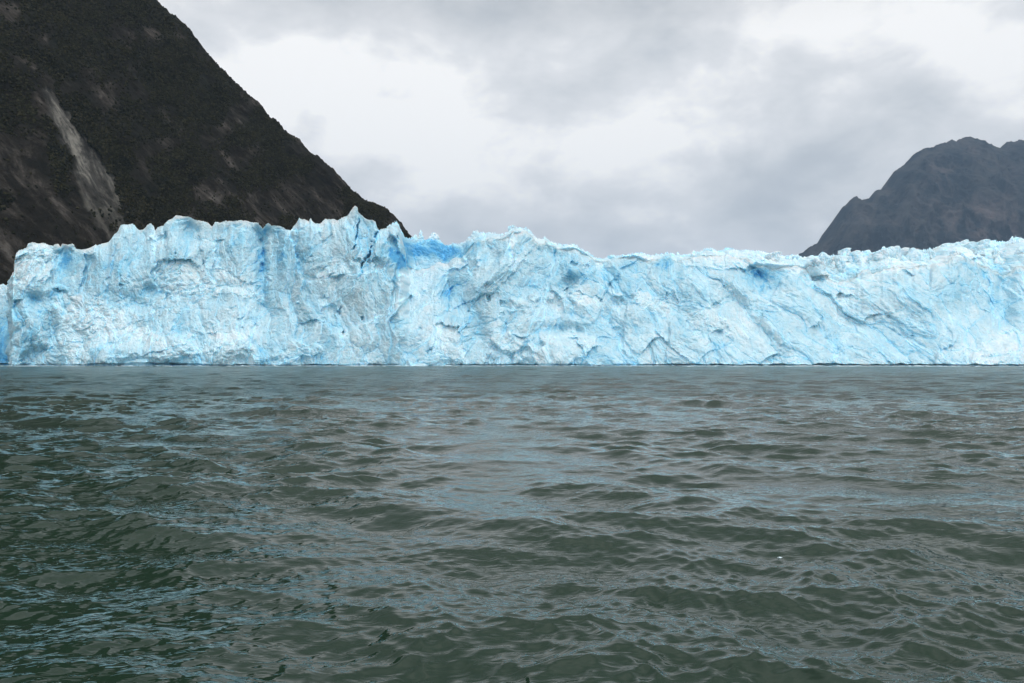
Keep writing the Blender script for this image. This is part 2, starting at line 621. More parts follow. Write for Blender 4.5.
LM = [(-420, -250), (-250, -215), (-120, -190), (-40, -150), (40, -98), (100, -52), (158, 0), (175, 15), (190, 32), (208, 55), (222, 68),
      (240, 88), (262, 108), (285, 130), (310, 150), (330, 168), (345, 182), (355, 193), (362, 200), (372, 202),
      (385, 206), (394, 213), (402, 223), (408, 231), (412, 236), (418, 246), (430, 262), (450, 300), (470, 345)]
SCAR = [(42, 87), (50, 98), (57, 112), (66, 130), (80, 150), (92, 172), (98, 195), (106, 215), (116, 238), (120, 262)]


def build_left_mountain():
    px = np.linspace(-420, 470, 900)
    nt = 520
    Dr = np.interp(px, [-420, 0, 300, 470], [760, 760, 880, 980])
    Df = np.interp(px, [-420, 0, 200, 412, 470], [400, 455, 600, 820, 930])
    pr = poly(px, LM)
    rx, ry, rz = ray(px, pr, Dr)
    fx, fy, fz = ray(px, np.full_like(px, 365.0), Df)
    tt = np.linspace(0, 1, nt)[:, None]
    X = fx + (rx - fx) * tt
    Y = fy + (ry - fy) * tt ** 1.15
    Z = -4 + (rz + 4) * tt ** 0.97
    e = 1 - sm(0.93, 1.0, tt)
    # diagonal gullies and benches
    gx, gz = X * 0.9 + Z * 0.55, Z * 0.9 - X * 0.55
    d = 21 * ridged(gx * 0.011, gz * 0.004, Y * 0.004, 5, 60) + 5 * fbm(X * 0.03, Z * 0.03, Y * 0.03, 4, 70) \
        + 2.2 * ridged(gx * 0.07, gz * 0.03, Y * 0.03, 4, 80)
    lo = sm(0, 0.05, tt)
    Y = Y - d * 0.8 * (0.15 + 0.85 * e) * lo
    Z = Z + d * 0.25 * e * lo + (1 - e) * (3.2 * fbm(X * 0.05, 0 * X + 3, 0, 5, 90, 0.65) + 1.2 * np.abs(perlin(X * 0.3, Y * .02, 0, 93)))
    # page coordinates of each point for the traced marks on the slope
    PX = 512 + X / Y * F + 0 * Z
    PY = 358.5 - (Z - CAMZ) / Y * F
    ds, sd_ = seg_dist(PX, PY, SCAR)
    wob = 5 * fbm(PX * 0.06, PY * 0.06, 0, 3, 95)
    wid = np.interp(PY, [85, 100, 140, 175, 200, 245, 270], [3.5, 6, 9, 15, 16, 10, 6])
    scar = 1 - sm(-3, 3, ds + wob - wid)
    scar *= 1 - 0.75 * sm(150, 230, PY)
    Y = Y + 5 * scar
    n = fbm(PX * 0.02, PY * 0.02, 0, 4, 97)
    rock = sm(0.0, 0.5, n + 1.35 * np.exp(-((PX - 20) / 75) ** 2 - ((PY - 235) / 70) ** 2)
              + 0.9 * np.exp(-((PX - 300) / 70) ** 2 - ((PY - 195) / 25) ** 2)
              + 0.8 * np.exp(-((PX - 395) / 30) ** 2 - ((PY - 225) / 25) ** 2) - 0.05)
    # far side of the ridge
    bx = rx[None, :] + np.array([20, 60, 160])[:, None] * 0
    by = ry[None, :] + np.array([40, 160, 500])[:, None]
    bz = rz[None, :] * np.array([0.93, 0.62, 0.0])[:, None] - np.array([0, 0, 4])[:, None]
    Xa, Ya, Za = np.concatenate([X, bx]), np.concatenate([Y, by]), np.concatenate([Z, bz])
    zz = np.zeros_like(bx)
    V = np.stack([Xa, Ya, Za], -1).reshape(-1, 3)
    o = mesh_obj("hillside", V, grid_faces(*Xa.shape), m_rock,
                 attrs={"scar": np.concatenate([scar, zz]).ravel(), "bare_rock": np.concatenate([rock, zz]).ravel()})
    tag(o, "steep dark mountainside with a pale landslide scar, left of the glacier", kind="structure")
    # low scrub forest that clothes the slope
    rg = np.random.default_rng(5)
    n = 120000
    r_, c_ = rg.integers(8, nt - 1, n), rg.integers(120, 880, n)
    cover = (1 - 1.0 * sm(0, 0.5, scar)) * (1 - 0.97 * rock) * sm(-0.7, 0.1, fbm(PX * 0.03, PY * 0.03, 0, 3, 99) + 0.25)
    keep = rg.random(n) < cover[r_, c_]
    r_, c_ = r_[keep], c_[keep]
    P = np.stack([X[r_, c_], Y[r_, c_], Z[r_, c_]], -1)
    n = len(P)
    s = rg.uniform(0.6, 1.3, n) * np.where(tt[r_, 0] > 0.985, 0.6, 1.0)
    base = np.array([[1, 0, 0], [0.3, .9, 0], [-0.8, .6, 0], [-.8, -.6, 0], [.3, -.9, 0],
                     [.5, .3, .9], [-.5, .4, 1.0], [-.1, -.6, .8], [0, 0, -.9]], float)
    fc = np.array([[0, 1, 5], [1, 6, 5], [1, 2, 6], [2, 3, 6], [3, 7, 6], [3, 4, 7], [4, 0, 7], [0, 5, 7], [5, 6, 7],
                   [1, 0, 8], [2, 1, 8], [3, 2, 8], [4, 3, 8], [0, 4, 8]])
    a = rg.uniform(0, 6.28, n)
    B = base[None] * (1 + rg.uniform(-.35, .35, (n, 9, 1)))
    ca, sa = np.cos(a)[:, None], np.sin(a)[:, None]
    bx_, by_ = B[..., 0] * ca - B[..., 1] * sa, B[..., 0] * sa + B[..., 1] * ca
    V = np.stack([bx_, by_, B[..., 2] * 1.1], -1) * s[:, None, None] + P[:, None, :] + np.array([0, 0, 0.2])
    Fc = (fc[None] + (np.arange(n) * 9)[:, None, None]).reshape(-1, 3)
    tone = np.repeat((rg.random(n) ** 3), 9)
    o = mesh_obj("scrub_forest", V.reshape(-1, 3), Fc, m_tree, smooth=False, attrs={"tone": tone})
    tag(o, "dark green scrub forest covering the steep mountainside", "forest", kind="stuff")


RMT = [(740, 300), (770, 275), (790, 257), (812, 247), (825, 235), (832, 222), (842, 208), (851, 199), (855, 197), (862, 199.5), (869, 198),
       (873, 192), (880, 189), (886, 185), (889, 177), (895, 169), (905, 163), (915, 153), (925, 148.5), (930, 148.5),
       (940, 144), (949, 141), (956, 141.5), (962, 138), (969, 136.5), (978, 139), (985, 143), (999, 147.5), (1005, 143),
       (1012, 141.5), (1024, 140.5), (1060, 128), (1110, 132), (1180, 160), (1300, 190)]


def build_right_mountain():
    px = np.linspace(740, 1300, 700)
    nt = 380
    Dr = np.interp(px, [740, 870, 1024, 1300], [7700, 7200, 7400, 7800])
    Df = np.interp(px, [740, 1300], [6500, 5700])
    rx, ry, rz = ray(px, poly(px, RMT), Dr)
    fx, fy, fz = ray(px, np.full_like(px, 359.0), Df)
    tt = np.linspace(0, 1, nt)[:, None]
    X = fx + (rx - fx) * tt
    Y = fy + (ry - fy) * tt ** 1.2
    Z = -8 + (rz + 8) * tt
    e = 1 - sm(0.9, 1.0, tt)
    gx, gz = X * 0.85 + Z * 0.5, Z * 0.85 - X * 0.5
    d = 260 * ridged(gx * 0.0013, gz * 0.0006, Y * 0.0004, 6, 160) + 110 * ridged(X * 0.004, Z * 0.003, Y * 0.003, 5, 170)
    Y = Y - d * 0.9 * (0.1 + 0.9 * e) * sm(0, .06, tt)
    Z = Z + d * 0.15 * e * sm(0, .06, tt) + (1 - e) * 13 * fbm(X * 0.009, 0 * X + 2, 0, 6, 190, 0.7)
    PX = 512 + X / Y * F
    PY = 358.5 - (Z - CAMZ) / Y * F
    n = fbm(PX * 0.04, PY * 0.04, 0, 4, 197)
    rock = np.clip(1.2 * np.exp(-((PX - 990) / 38) ** 2 - ((PY - 225) / 22) ** 2) + 0.45 * np.exp(-((PX - 945) / 22) ** 2 - ((PY - 185) / 40) ** 2)
                   + 0.3 * n, 0, 1)
    by = ry[None, :] + np.array([250, 900, 2600])[:, None]
    bz = rz[None, :] * np.array([0.93, 0.6, 0.0])[:, None] - np.array([0, 0, 8])[:, None]
    bx = rx[None, :] + np.zeros((3, 1))
    Xa, Ya, Za = np.concatenate([X, bx]), np.concatenate([Y, by]), np.concatenate([Z, bz])
    V = np.stack([Xa, Ya, Za], -1).reshape(-1, 3)
    o = mesh_obj("mountain", V, grid_faces(*Xa.shape), m_far, attrs={"bare_rock": np.concatenate([rock, bx * 0]).ravel()})
    tag(o, "distant hazy blue grey rocky mountain beyond the right of the glacier", kind="structure")


build_left_mountain()
build_right_mountain()

# ------------------------------------------------------------------ the glacier
SKYL = [(13.2, 272), (14, 268), (15, 262), (16, 253), (18, 250), (24, 248), (27, 246), (28, 243), (32, 241.5), (38, 243), (44, 242),
        (48, 244.5), (52, 245), (56, 243.5), (59, 243), (60, 247), (62, 243), (68, 244), (72, 243), (74, 245), (76, 248),
        (80, 249), (86, 248.5), (92, 246), (96, 243.5), (98, 245), (102, 243), (108, 241.5), (112, 237), (118, 230),
        (121, 224.5), (124, 223.5), (128, 224), (133, 223), (135, 224), (137, 227.5), (140, 229.5), (143, 229), (147, 225),
        (151, 222.5), (153, 225), (155, 230), (158, 227), (160, 225.5), (164, 225), (168, 220), (172, 218), (177, 214.5),
        (180, 215), (184, 216), (189, 216), (195, 219), (203, 220.5), (208, 222), (212, 226), (215, 221), (220, 222),
        (226, 220), (233, 220.5), (240, 219.5), (246, 220), (250, 221.5), (258, 222), (261, 226.5), (263, 228), (266, 224),
        (269, 222), (271, 225), (276, 225), (281, 225.5), (286, 229), (291, 229.5), (293, 225), (296, 222), (300, 217),
        (302, 219), (305, 218.5), (309, 221), (310.5, 217), (312, 220), (315, 222.5), (320, 223), (322, 222), (325, 218),
        (330, 218.5), (334, 218.5), (337, 220), (342, 217), (347, 215), (350, 212), (353, 207), (355, 205), (357, 206.5),
        (359, 212), (362, 215), (365, 217.5), (368, 219), (373, 219.5), (376, 221), (377, 226), (379, 229), (382, 228),
        (384, 228), (388, 226.5), (392, 223.5), (396, 221.5), (399, 224), (401, 229), (403, 234), (405, 239), (408, 239.5),
        (412, 238), (416, 238.5), (420, 239), (425, 240), (428, 240), (436, 240), (440, 241), (443, 244), (448, 246),
        (453, 244.5), (460, 244.5), (464, 243), (468, 239), (471, 236), (474, 232), (477, 230), (480, 233), (483, 233.5),
        (490, 233), (497, 235), (504, 234), (509, 232), (511, 227), (513, 226.5), (515, 228.5), (518, 229.5), (522, 228),
        (528, 229), (531, 232), (534, 236), (538, 239.5), (543, 240), (546, 237), (548, 240), (555, 243), (562, 246),
        (568, 246), (574, 244.5), (578, 247), (584, 251), (590, 254), (597, 259), (601, 260), (608, 257), (614, 256),
        (620, 256.5), (630, 255), (640, 254), (645, 255), (655, 255.5), (665, 254.5), (670, 252.5), (675, 256), (685, 255.5),
        (695, 253), (705, 250), (710, 249), (716, 251), (724, 251), (726, 247.5), (732, 249), (740, 252), (747, 249.5),
        (755, 252), (762, 252), (770, 255), (776, 257), (786, 257), (795, 256), (803, 258), (808, 257.5), (814, 258),
        (820, 256), (824, 254.5), (827, 256.5), (834, 256), (838, 256), (844, 255), (849, 254), (856, 253), (858, 252),
        (860, 253.5), (865, 251), (869, 250.5), (871, 253), (874, 253), (880, 251), (884, 246.5), (888, 248), (893, 249),
        (896, 248), (900, 250), (905, 249), (910, 248.5), (913, 250), (920, 248.5), (930, 250), (938, 248), (948, 247),
        (953, 244), (958, 242.5), (963, 243.5), (967, 242), (972, 244.5), (980, 245.5), (985, 243), (990, 241.5),
        (1000, 241.5), (1010, 241), (1015, 238.5), (1020, 238.5), (1024, 240), (1060, 236), (1110, 243), (1160, 238), (1220, 246), (1300, 250)]
# how far below the skyline the front face breaks off into the upper ice (page units)
FR = [(10, 0.5), (385, 0.5), (404, 8), (408, 28), (414, 30), (425, 30), (440, 20), (452, 16), (463, 13), (475, 9), (500, 5), (560, 4), (590, 3),
      (600, 2), (650, 5), (700, 5), (740, 8), (760, 14), (780, 12), (795, 9), (805, 10), (820, 18), (835, 27), (850, 26), (865, 19),
      (885, 23), (895, 16), (905, 20), (920, 19), (935, 15), (957, 14), (975, 19), (990, 27), (1002, 34), (1024, 28), (1100, 26), (1300, 20)]


def gauss(PX, PY, x, y, wx, wy, ang=0.0):
    dx, dy = PX - x, PY - y
    c_, s_ = math.cos(math.radians(ang)), math.sin(math.radians(ang))
    u, v_ = dx * c_ - dy * s_, dx * s_ + dy * c_           # ang > 0 leans like "/"
    return np.exp(-(u / wx) ** 2 - (v_ / wy) ** 2)


RELIEF = [  # x, y, wx, wy, ang, metres towards the boat
    (30, 320, 16, 60, 0, 4), (66, 262, 11, 22, 0, -5), (35, 300, 8, 9, 0, -5), (110, 260, 30, 50, 0, 3), (150, 290, 10, 7, 0, -5),
    (100, 358, 30, 22, 0, 4), (170, 360, 70, 26, 0, 4), (262, 245, 9, 45, 0, -8), (277, 255, 6, 30, 0, -4), (190, 232, 12, 14, 0, -4),
    (312, 248, 20, 40, 0, 2), (355, 235, 22, 30, 0, 1.5), (340, 305, 34, 20, -25, -2.5), (390, 255, 12, 30, 12, 3.5), (250, 358, 60, 26, 0, 4),
    (430, 330, 50, 40, 25, 5), (440, 285, 34, 22, 0, 4), (500, 262, 26, 30, 0, 5), (492, 255, 7, 12, 0, -5), (455, 295, 16, 14, -30, -5),
    (478, 330, 8, 20, 0, -5), (530, 330, 50, 30, 10, 5), (575, 270, 22, 14, -20, 4), (572, 282, 12, 8, 0, -4), (625, 300, 26, 34, 30, 5),
    (655, 320, 30, 12, 35, -4), (560, 330, 24, 7, 0, -4), (600, 358, 60, 20, 0, 4), (700, 295, 40, 30, 30, 5), (760, 278, 20, 8, -30, -5),
    (780, 320, 30, 40, 40, 4), (840, 330, 35, 30, 40, -3), (860, 295, 35, 18, 0, 4), (925, 290, 40, 25, 10, 6), (960, 300, 16, 20, 0, -4),
    (1000, 300, 18, 22, 0, -5), (990, 358, 45, 24, 0, 5), (900, 340, 40, 18, 30, -2), (870, 275, 20, 6, 20, -4)]
# fracture edges: polyline, metres, falloff in page units; ice stands forward on the left-hand side of travel
SCARPS = [([(296, 262), (300, 280), (307, 303), (318, 320), (333, 334), (348, 335), (362, 326)], -6, 26),
          ([(406, 236), (401, 250), (396, 266), (393, 286)], -9, 14),
          ([(374, 220), (376, 236), (371, 252), (365, 264)], -3, 12),
          ([(602, 262), (585, 278), (568, 292), (560, 305)], 4, 22),
          ([(640, 256), (612, 275), (600, 300), (598, 322), (612, 336)], -4, 18),
          ([(655, 268), (640, 285), (628, 310), (626, 340)], 4, 20),
          ([(470, 300), (500, 285), (520, 262)], 3, 20),
          ([(540, 320), (565, 316), (590, 324)], -3, 14),
          ([(725, 255), (750, 268), (765, 285), (768, 305)], -4, 18),
          ([(800, 262), (780, 285), (765, 315)], 4, 20),
          ([(862, 268), (840, 284), (815, 282)], 3, 16),
          ([(990, 262), (1000, 285), (1024, 300)], -4, 18),
          ([(112, 262), (104, 290), (112, 320)], -3, 16),
          ([(200, 235), (206, 262), (200, 285)], 3, 14),
          ([(690, 300), (672, 322), (668, 350)], 3, 16),
          ([(880, 300), (905, 322), (930, 330)], -3, 18)]
CRACKS = [([(358, 219), (357, 234), (354, 250)], 1.2, 4), ([(377, 228), (372, 246), (366, 258), (362, 266)], 1.7, 5), ([(320, 222), (322, 252)], 0.7, 1.2),
          ([(261, 226), (264, 250), (262, 270)], 2.2, 2), ([(745, 262), (762, 276), (770, 290)], 2.4, 2)]
WHITE = [(35, 258, 26, 14), (28, 275, 14, 14), (70, 312, 24, 22), (110, 330, 40, 24), (160, 345, 60, 16), (90, 250, 16, 6), (175, 280, 30, 14), (215, 285, 34, 22),
         (245, 335, 34, 22), (330, 310, 26, 12), (185, 218, 30, 4), (235, 226, 20, 5), (300, 345, 30, 14), (420, 355, 22, 10), (445, 335, 22, 22), (410, 280, 22, 10), (440, 262, 24, 8),
         (515, 305, 26, 12), (560, 345, 50, 16), (500, 345, 20, 14), (585, 300, 40, 10), (650, 305, 20, 12), (615, 325, 8, 12), (700, 262, 40, 6), (760, 258, 50, 6),
         (880, 262, 60, 7), (960, 252, 70, 8), (850, 300, 30, 12), (1005, 345, 30, 16), (700, 318, 16, 12), (950, 320, 20, 9), (340, 275, 20, 12)]
BLUE = [(68, 264, 11, 18, .45), (52, 292, 14, 10, .35), (36, 300, 8, 8, .4), (22, 335, 18, 30, .25), (150, 290, 12, 8, .35), (188, 232, 12, 14, .25), (262, 250, 10, 38, .40),
        (278, 250, 7, 30, .3), (310, 238, 12, 16, .12), (398, 262, 6, 22, .75), (428, 250, 28, 12, .62), (455, 252, 16, 8, .45), (493, 254, 8, 12, .35), (478, 243, 5, 6, .35),
        (455, 292, 20, 16, .28), (480, 325, 9, 16, .30), (575, 272, 16, 14, .28), (545, 330, 26, 8, .2), (530, 290, 20, 30, .12), (665, 262, 9, 5, .35), (762, 278, 18, 9, .25),
        (852, 271, 14, 4, .35), (1000, 288, 14, 22, .35), (958, 285, 14, 16, .2), (70, 345, 20, 14, .2), (140, 352, 20, 8, .3), (205, 338, 14, 7, .25),
        (120, 275, 26, 30, .18), (700, 290, 50, 25, .08), (170, 255, 20, 14, .15), (390, 245, 10, 16, .12), (620, 285, 24, 30, .12), (780, 300, 30, 30, .08),
        (880, 345, 30, 14, .1), (240, 240, 14, 16, .15)]
SILT = [(895, 285, 26, 14, .5), (940, 268, 20, 8, .35), (860, 300, 20, 10, .3), (36, 283, 18, 6, .45), (190, 272, 12, 8, .4), (525, 322, 16, 9, .35), (450, 275, 22, 14, .25),
        (740, 262, 20, 6, .25), (215, 290, 14, 8, .25), (655, 300, 12, 8, .2), (885, 310, 30, 14, .3), (500, 290, 20, 12, .2), (330, 312, 14, 7, .15)]


def D0(px):
    return np.interp(px, [-200, 14, 300, 512, 760, 1024, 1300], [345, 335, 312, 300, 280, 262, 250])


def ice_layer(s, z, flute, rub, angle_deg, seed):
    """broken ice with its grain leaning at one fixed angle: metres of relief, random plate value"""
    s, z = (s + 3.5 * fbm(s * 0.06, z * 0.06, 0, 2, seed) + 0.25 * perlin(s * 0.9, z * 0.9, 0, seed + 1),
            z + 3.5 * fbm(s * 0.06, z * 0.06, 7.7, 2, seed + 3) + 0.25 * perlin(s * 0.9, z * 0.9, 3.3, seed + 2))
    a = math.radians(angle_deg)
    u = s * math.cos(a) + z * math.sin(a)          # across the grain
    v = (-s * math.sin(a) + z * math.cos(a)) / flute   # along the grain
    out, idv = 0.0, 0.0
    big = 1 - 0.45 * rub
    for size, amp, sd_, inv, wgt, iw in ((21, 5.0, 301, False, big, 0), (11.5, 4.2, 307, True, big, .30), (6.5, 4.6, 311, False, big, .35),
                                     (3.3, 2.0, 317, False, 0.6 + 0.5 * rub, .35), (2.6, 0.65, 323, True, 0.8 - 0.3 * rub, .25),
                                     (1.45, 0.85, 331, False, 0.7 + 0.5 * rub, .35), (0.8, 0.42, 337, False, 0.7 + 0.5 * rub, .3)):
        hgt, cid, gap = facets(u / size + seed, v / size, sd_ + seed, 0.85 if size > 9 else 1.0, 0.85 if size > 9 else 0.5, inv)
        hgt = 0.8 * np.tanh(hgt / 0.8)
        out = out + (hgt - (0.10 * (1 - sm(0, 0.05, gap)) if size > 3 else 0)) * amp * wgt
        idv = idv + (cid - 0.5) * iw
        if 2 < size < 7:
            idv = idv + 0.5 * (1 - sm(0.0, 0.10, gap)) * (cid > 0.72)
    out = out + 0.25 * fbm(u * 0.9, v * 0.9, 0, 4, seed + 9)
    return out, idv


def ice_detail(s, z, weights, rub, seed):
    """weights: list of (angle, stretch, weight array); weights fade into one another"""
    tot = sum(w for _, _, w in weights)
    out, idv = np.zeros(s.shape), np.zeros(s.shape)
    for k, (ang, fl, w) in enumerate(weights):
        w = w / tot
        m = w > 0.004
        if not m.any():
            continue
        o_, i_ = ice_layer(s[m], z[m], fl, rub[m], ang, seed + 7 * k)
        out[m] += w[m] * (o_ + 0.6)
        idv[m] += w[m] * i_
    return out, idv


def ice_type(PX, PY, idv, extra, rel):
    rub = 0.0
    for x, y, wx, wy in WHITE:
        rub = rub + gauss(PX, PY, x, y, wx, wy)
    rub = np.clip(rub, 0, 1.2)
    blue = 0.0
    for x, y, wx, wy, s_ in BLUE:
        blue = blue + s_ * gauss(PX + 5 * fbm(PX * .07, PY * .07, 0, 3, 271), PY + 5 * fbm(PX * .07, PY * .07, 5, 3, 272), x, y, wx, wy)
    silt = 0.0
    for x, y, wx, wy, s_ in SILT:
        silt = silt + s_ * gauss(PX, PY, x, y, wx, wy)
    return rub, blue, silt


def build_glacier():
    root = bpy.data.objects.new("glacier", None)
    COL.objects.link(root)
    root.location = (0, 300, 0)
    tag(root, "pale blue and white tidewater glacier front, a broken ice cliff across the water", "glacier")
    PRT = lambda o: (setattr(o, 'parent', root), setattr(o, 'matrix_parent_inverse', Matrix.Translation((0, -300, 0))), o)[2]

    # ---- columns: side wall running back from the corner, then the front
    front = np.concatenate([np.linspace(13.4, 1030, 2500), np.linspace(1031, 1300, 160)])
    nside = 110
    px = np.concatenate([np.full(nside, 13.4), front])
    ker = np.hanning(61); ker /= ker.sum()
    smooth_ = lambda q: np.convolve(np.pad(q, 30, mode='edge'), ker, mode='valid')
    back = np.concatenate([np.linspace(110, 1.0, nside), np.zeros(len(front))])   # metres behind the front line
    Dfr = D0(px)
    nf = 440
    S = poly(px, SKYL)
    jag = 1.1 * fbm(px * 0.35, 0 * px, 0, 3, 210) + 0.8 * np.abs(perlin(px * 1.1, 0 * px, 0, 211))
    Fy = S + poly(px, FR) + np.where(poly(px, FR) > 1, 2.2 * fbm(px * 0.09, 0 * px, 0, 4, 215), 0.0)
    jag2 = np.clip(1 - 3.2 * np.abs(perlin(px * 0.6, 0 * px + 5, 0, 213)), 0, 1) + 0.6 * np.clip(1 - 3 * np.abs(perlin(px * 0.9, 0 * px + 9, 0, 214)), 0, 1)
    Sj = S - 0.5 * jag * sm(420, 470, px) - 0.3 * jag - 2.0 * jag2 + 0.9
    Fy = np.maximum(Fy, Sj + 0.3)
    lean = np.interp(px, [0, 60, 130, 250, 300, 380, 400, 410, 440, 470, 520, 600, 700, 800, 900, 1024, 1300],
                     [7, 12, 20, 22, 16, 14, 14, 34, 34, 26, 24, 30, 30, 32, 34, 36, 34])
    wall = np.exp(-((px - 424) / 24.0) ** 4)          # the blue back wall above the saddle
    v = np.linspace(0, 1, nf)[:, None]
    base_py = 358.5 + CAMZ * F / Dfr
    PY = base_py + (Fy - base_py) * v
    # toes: the lower part spreads outward where rubble lies
    prof = v ** 1.35
    PX = px[None, :] + 0 * v
    # the bottom of the left corner stands further left than its top
    PXw = PX + np.interp(PY.ravel(), [240, 262, 300, 366], [0.5, 0, -0.5, -2.0]).reshape(PY.shape) * np.exp(-np.maximum(PX - 13.4, 0) / 30.0)
    PXd = PX + 0 * v
    depth = Dfr + lean * prof + back
    X0, Y0, Z0 = ray(PXw, PY, Dfr + lean * prof)
    s_m = X0 - back * 1.0                               # metres along the wall, round the corner
    rub, blue, silt = ice_type(PXd, PY, 0, 0, 0)
    big_n = fbm(s_m * 0.035, Z0 * 0.035, 0, 4, 220)
    rubm = np.clip(rub * (0.75 + 0.9 * big_n) + 0.35 * sm(0.0, 0.6, big_n), 0, 1)
    rubm = sm(0.25, 0.75, rubm + 0.35 * fbm(s_m * 0.15, Z0 * 0.15, 0, 4, 222))
    wj = 26 * fbm(s_m * 0.03, Z0 * 0.03, 0, 3, 224)
    pj = PXd + wj
    hump_ = lambda xs, ys: sm(0.15, 0.85, np.interp(pj, xs, ys))
    upper = 1 - sm(285, 320, PY + 0.4 * wj)
    w_flute = hump_([0, 230, 290, 395, 408, 1300], [.75, .75, 1, 1, 0, 0]) * (0.25 + 0.75 * upper)
    w_back = hump_([0, 395, 420, 560, 590, 930, 950, 1300], [0, 0, 1, 1, 0, 0, 1, 1])
    w_fwd = hump_([0, 560, 600, 930, 955, 1300], [0, 0, 1, 1, 0, 0])
    w_flat = 0.15 + 1.2 * sm(0.2, 0.7, rubm) + hump_([0, 10, 260, 300, 1300], [1, 1, 1, 0, 0]) * 0.6
    # sharpen, so that two layers mix only along narrow seams
    ws = [(2, 3.0, w_flute), (-30, 1.9, w_back), (36, 1.9, w_fwd), (8, 1.05, w_flat)]
    ws = [(a_, f_, w_ ** 5) for a_, f_, w_ in ws]
    det, idv = ice_detail(s_m, Z0, ws, rubm, 31)
    rel = 0.0
    for x, y, wx, wy, a, m in RELIEF:
        rel = rel + m * gauss(PXd, PY, x, y, wx, wy, a)
    wpx = PXd + 2.5 * fbm(PXd * 0.08, PY * 0.08, 0, 3, 230)
    wpy = PY + 2.5 * fbm(PXd * 0.08, PY * 0.08, 4, 3, 231)
    for line, m, fo in SCARPS:
        d, sd_ = seg_dist(wpx, wpy, line)
        rel = rel - 0.6 * abs(m) * np.exp(-d / fo) * np.where(sd_ * np.sign(m) > 0, sm(0, 2.5, d), 0)
    crk = 0.0
    for line, w, m in CRACKS:
        d, _ = seg_dist(PXd + 0.9 * (wpx - PXd), PY + 0.9 * (wpy - PY), line)
        k = np.exp(-(d / (0.75 * w)) ** 2) * sm(-0.45, 0.25, fbm(PXd * 0.12, PY * 0.12, 9, 3, 232))
        rel = rel - m * k
        crk = np.maximum(crk, k * min(1, m / 4.5))
    topfade = 1 - 0.72 * sm(0.93, 1.0, v)
    def box(q, n0, n1):
        for ax, n in ((0, n0), (1, n1)):
            pad = [(0, 0), (0, 0)]
            pad[ax] = (n + 1, n)
            cs = np.cumsum(np.pad(q, pad, mode='edge'), axis=ax)
            q = (np.take(cs, range(2 * n + 1, cs.shape[ax]), ax) - np.take(cs, range(0, cs.shape[ax] - 2 * n - 1), ax)) / (2 * n + 1)
        return q
    loc = box(det, 6, 9)
    det = np.where(det < loc - 1.2, loc - 1.2 + 0.8 * np.tanh((det - loc + 1.2) / 0.8), det)
    det0 = det - np.mean(det)
    disp = (0.95 * det0 + rel) * topfade
    # rubble toe spreads outward at the waterline, and the sea has cut a notch under it
    disp = disp + 3.5 * np.exp(-v / 0.20) * (0.35 + 0.65 * rubm)
    zw = Z0
    notch_w = np.interp(px, [-200, 14, 70, 85, 100, 225, 250, 340, 350, 395, 400, 445, 452, 560, 640, 690, 720, 1024, 1300],
                        [0.2, .2, .3, 1, .9, 1, .7, 1, .3, .35, 0, 0, .5, .45, .3, .8, 1, 1, 1])[None, :]
    nh = 0.65 + 0.35 * fbm(px * 0.05, 0 * px, 0, 2, 245)[None, :] + 0.7 * np.exp(-((px - 150) / 45.0) ** 2)[None, :]
    notch = notch_w * (1 - sm(nh * 0.8, nh * 1.15, zw))
    edge = np.clip(disp, -24, 13) * (1 - notch) + notch * (disp - 3.0)
    disp = edge
    # where the direction of the displacement is: outwards along the plan normal (front = -Y, side = -X)
    corner = sm(0.0, 14.0, back)[None, :]
    X = X0 - disp * corner * 1.0
    Yd = Y0 + back - disp * (1 - corner)
    # sideways shove so that faces overhang a little
    X = X + 0.5 * fbm(s_m * 0.3, Z0 * 0.3, 0, 3, 250)
    X = X + (X0 / Y0) * (back - disp * (1 - corner))       # stay on the line of sight from the boat's position
    Z = CAMZ + (Z0 - CAMZ) * np.where(back[None, :] > 0, 1.0, (Yd / Y0)) + 0.25 * fbm(s_m * 0.4, Z0 * 0.4, 0, 3, 252) * sm(0, 0.04, v) * (1 - sm(0.97, 1, v))
    Z = np.where(v <= 0.0001, -2.0, Z)
    Z = np.where((v > 0) & (Z < -2.0), -2.0, Z)
    # ice type
    bl = 0.45 + 0.28 * idv * (1 - 0.45 * rubm) + blue * 1.05 * (0.75 + 0.9 * fbm(s_m * 0.12, Z0 * 0.12, 0, 4, 263)) - 0.24 * rubm + 0.13 * fbm(s_m * 0.05, Z0 * 0.05, 0, 5, 260) \
        + 0.12 * fbm(s_m * 0.35, Z0 * 0.3, 0, 4, 262) + 0.22 * crk
    bl = bl - 0.20 * sm(0.95, 1.0, v)
    bl = bl - 0.06 * sm(500, 900, px)[None, :]
    spots = sm(0.45, 0.8, fbm(s_m * 0.25, Z0 * 0.25, 0, 4, 264) + 0.25 * rubm)
    sl = np.clip(0.4 * silt * (0.6 + 1.2 * fbm(s_m * 0.3, Z0 * 0.3, 0, 4, 266)) + 0.04 * spots, 0, 0.75)
    V = np.stack([X, Yd, Z], -1).reshape(-1, 3)
    nC = len(px)
    o = mesh_obj("cliff_face", V, grid_faces(nf, nC), m_ice,
                 attrs={"blue_ice": np.clip(bl, 0, 1.1).ravel(), "silt": sl.ravel()})
    PRT(o)
    Xc, Yc, Zc = X[-1], Yd[-1], Z[-1]

    # ---- the broken upper surface behind the edge
    nt = 230
    w = np.linspace(0, 1, nt)[:, None]
    wm = w ** 1.3
    run = np.interp(px, [0, 400, 408, 440, 470, 600, 760, 820, 1300], [16, 16, 9, 10, 14, 16, 20, 26, 28]) + 0 * px
    rise = poly(px, FR) > 1.0
    Dk = (Yc - back) + run
    sx, sy, sz = ray(px, Sj, Dk)
    zt = np.where(back > 0, Zc, sz)
    low = np.where(rise, 0.0, 1.0)
    near, far_ = np.exp(-w / 0.035), sm(0.88, 1.0, w)
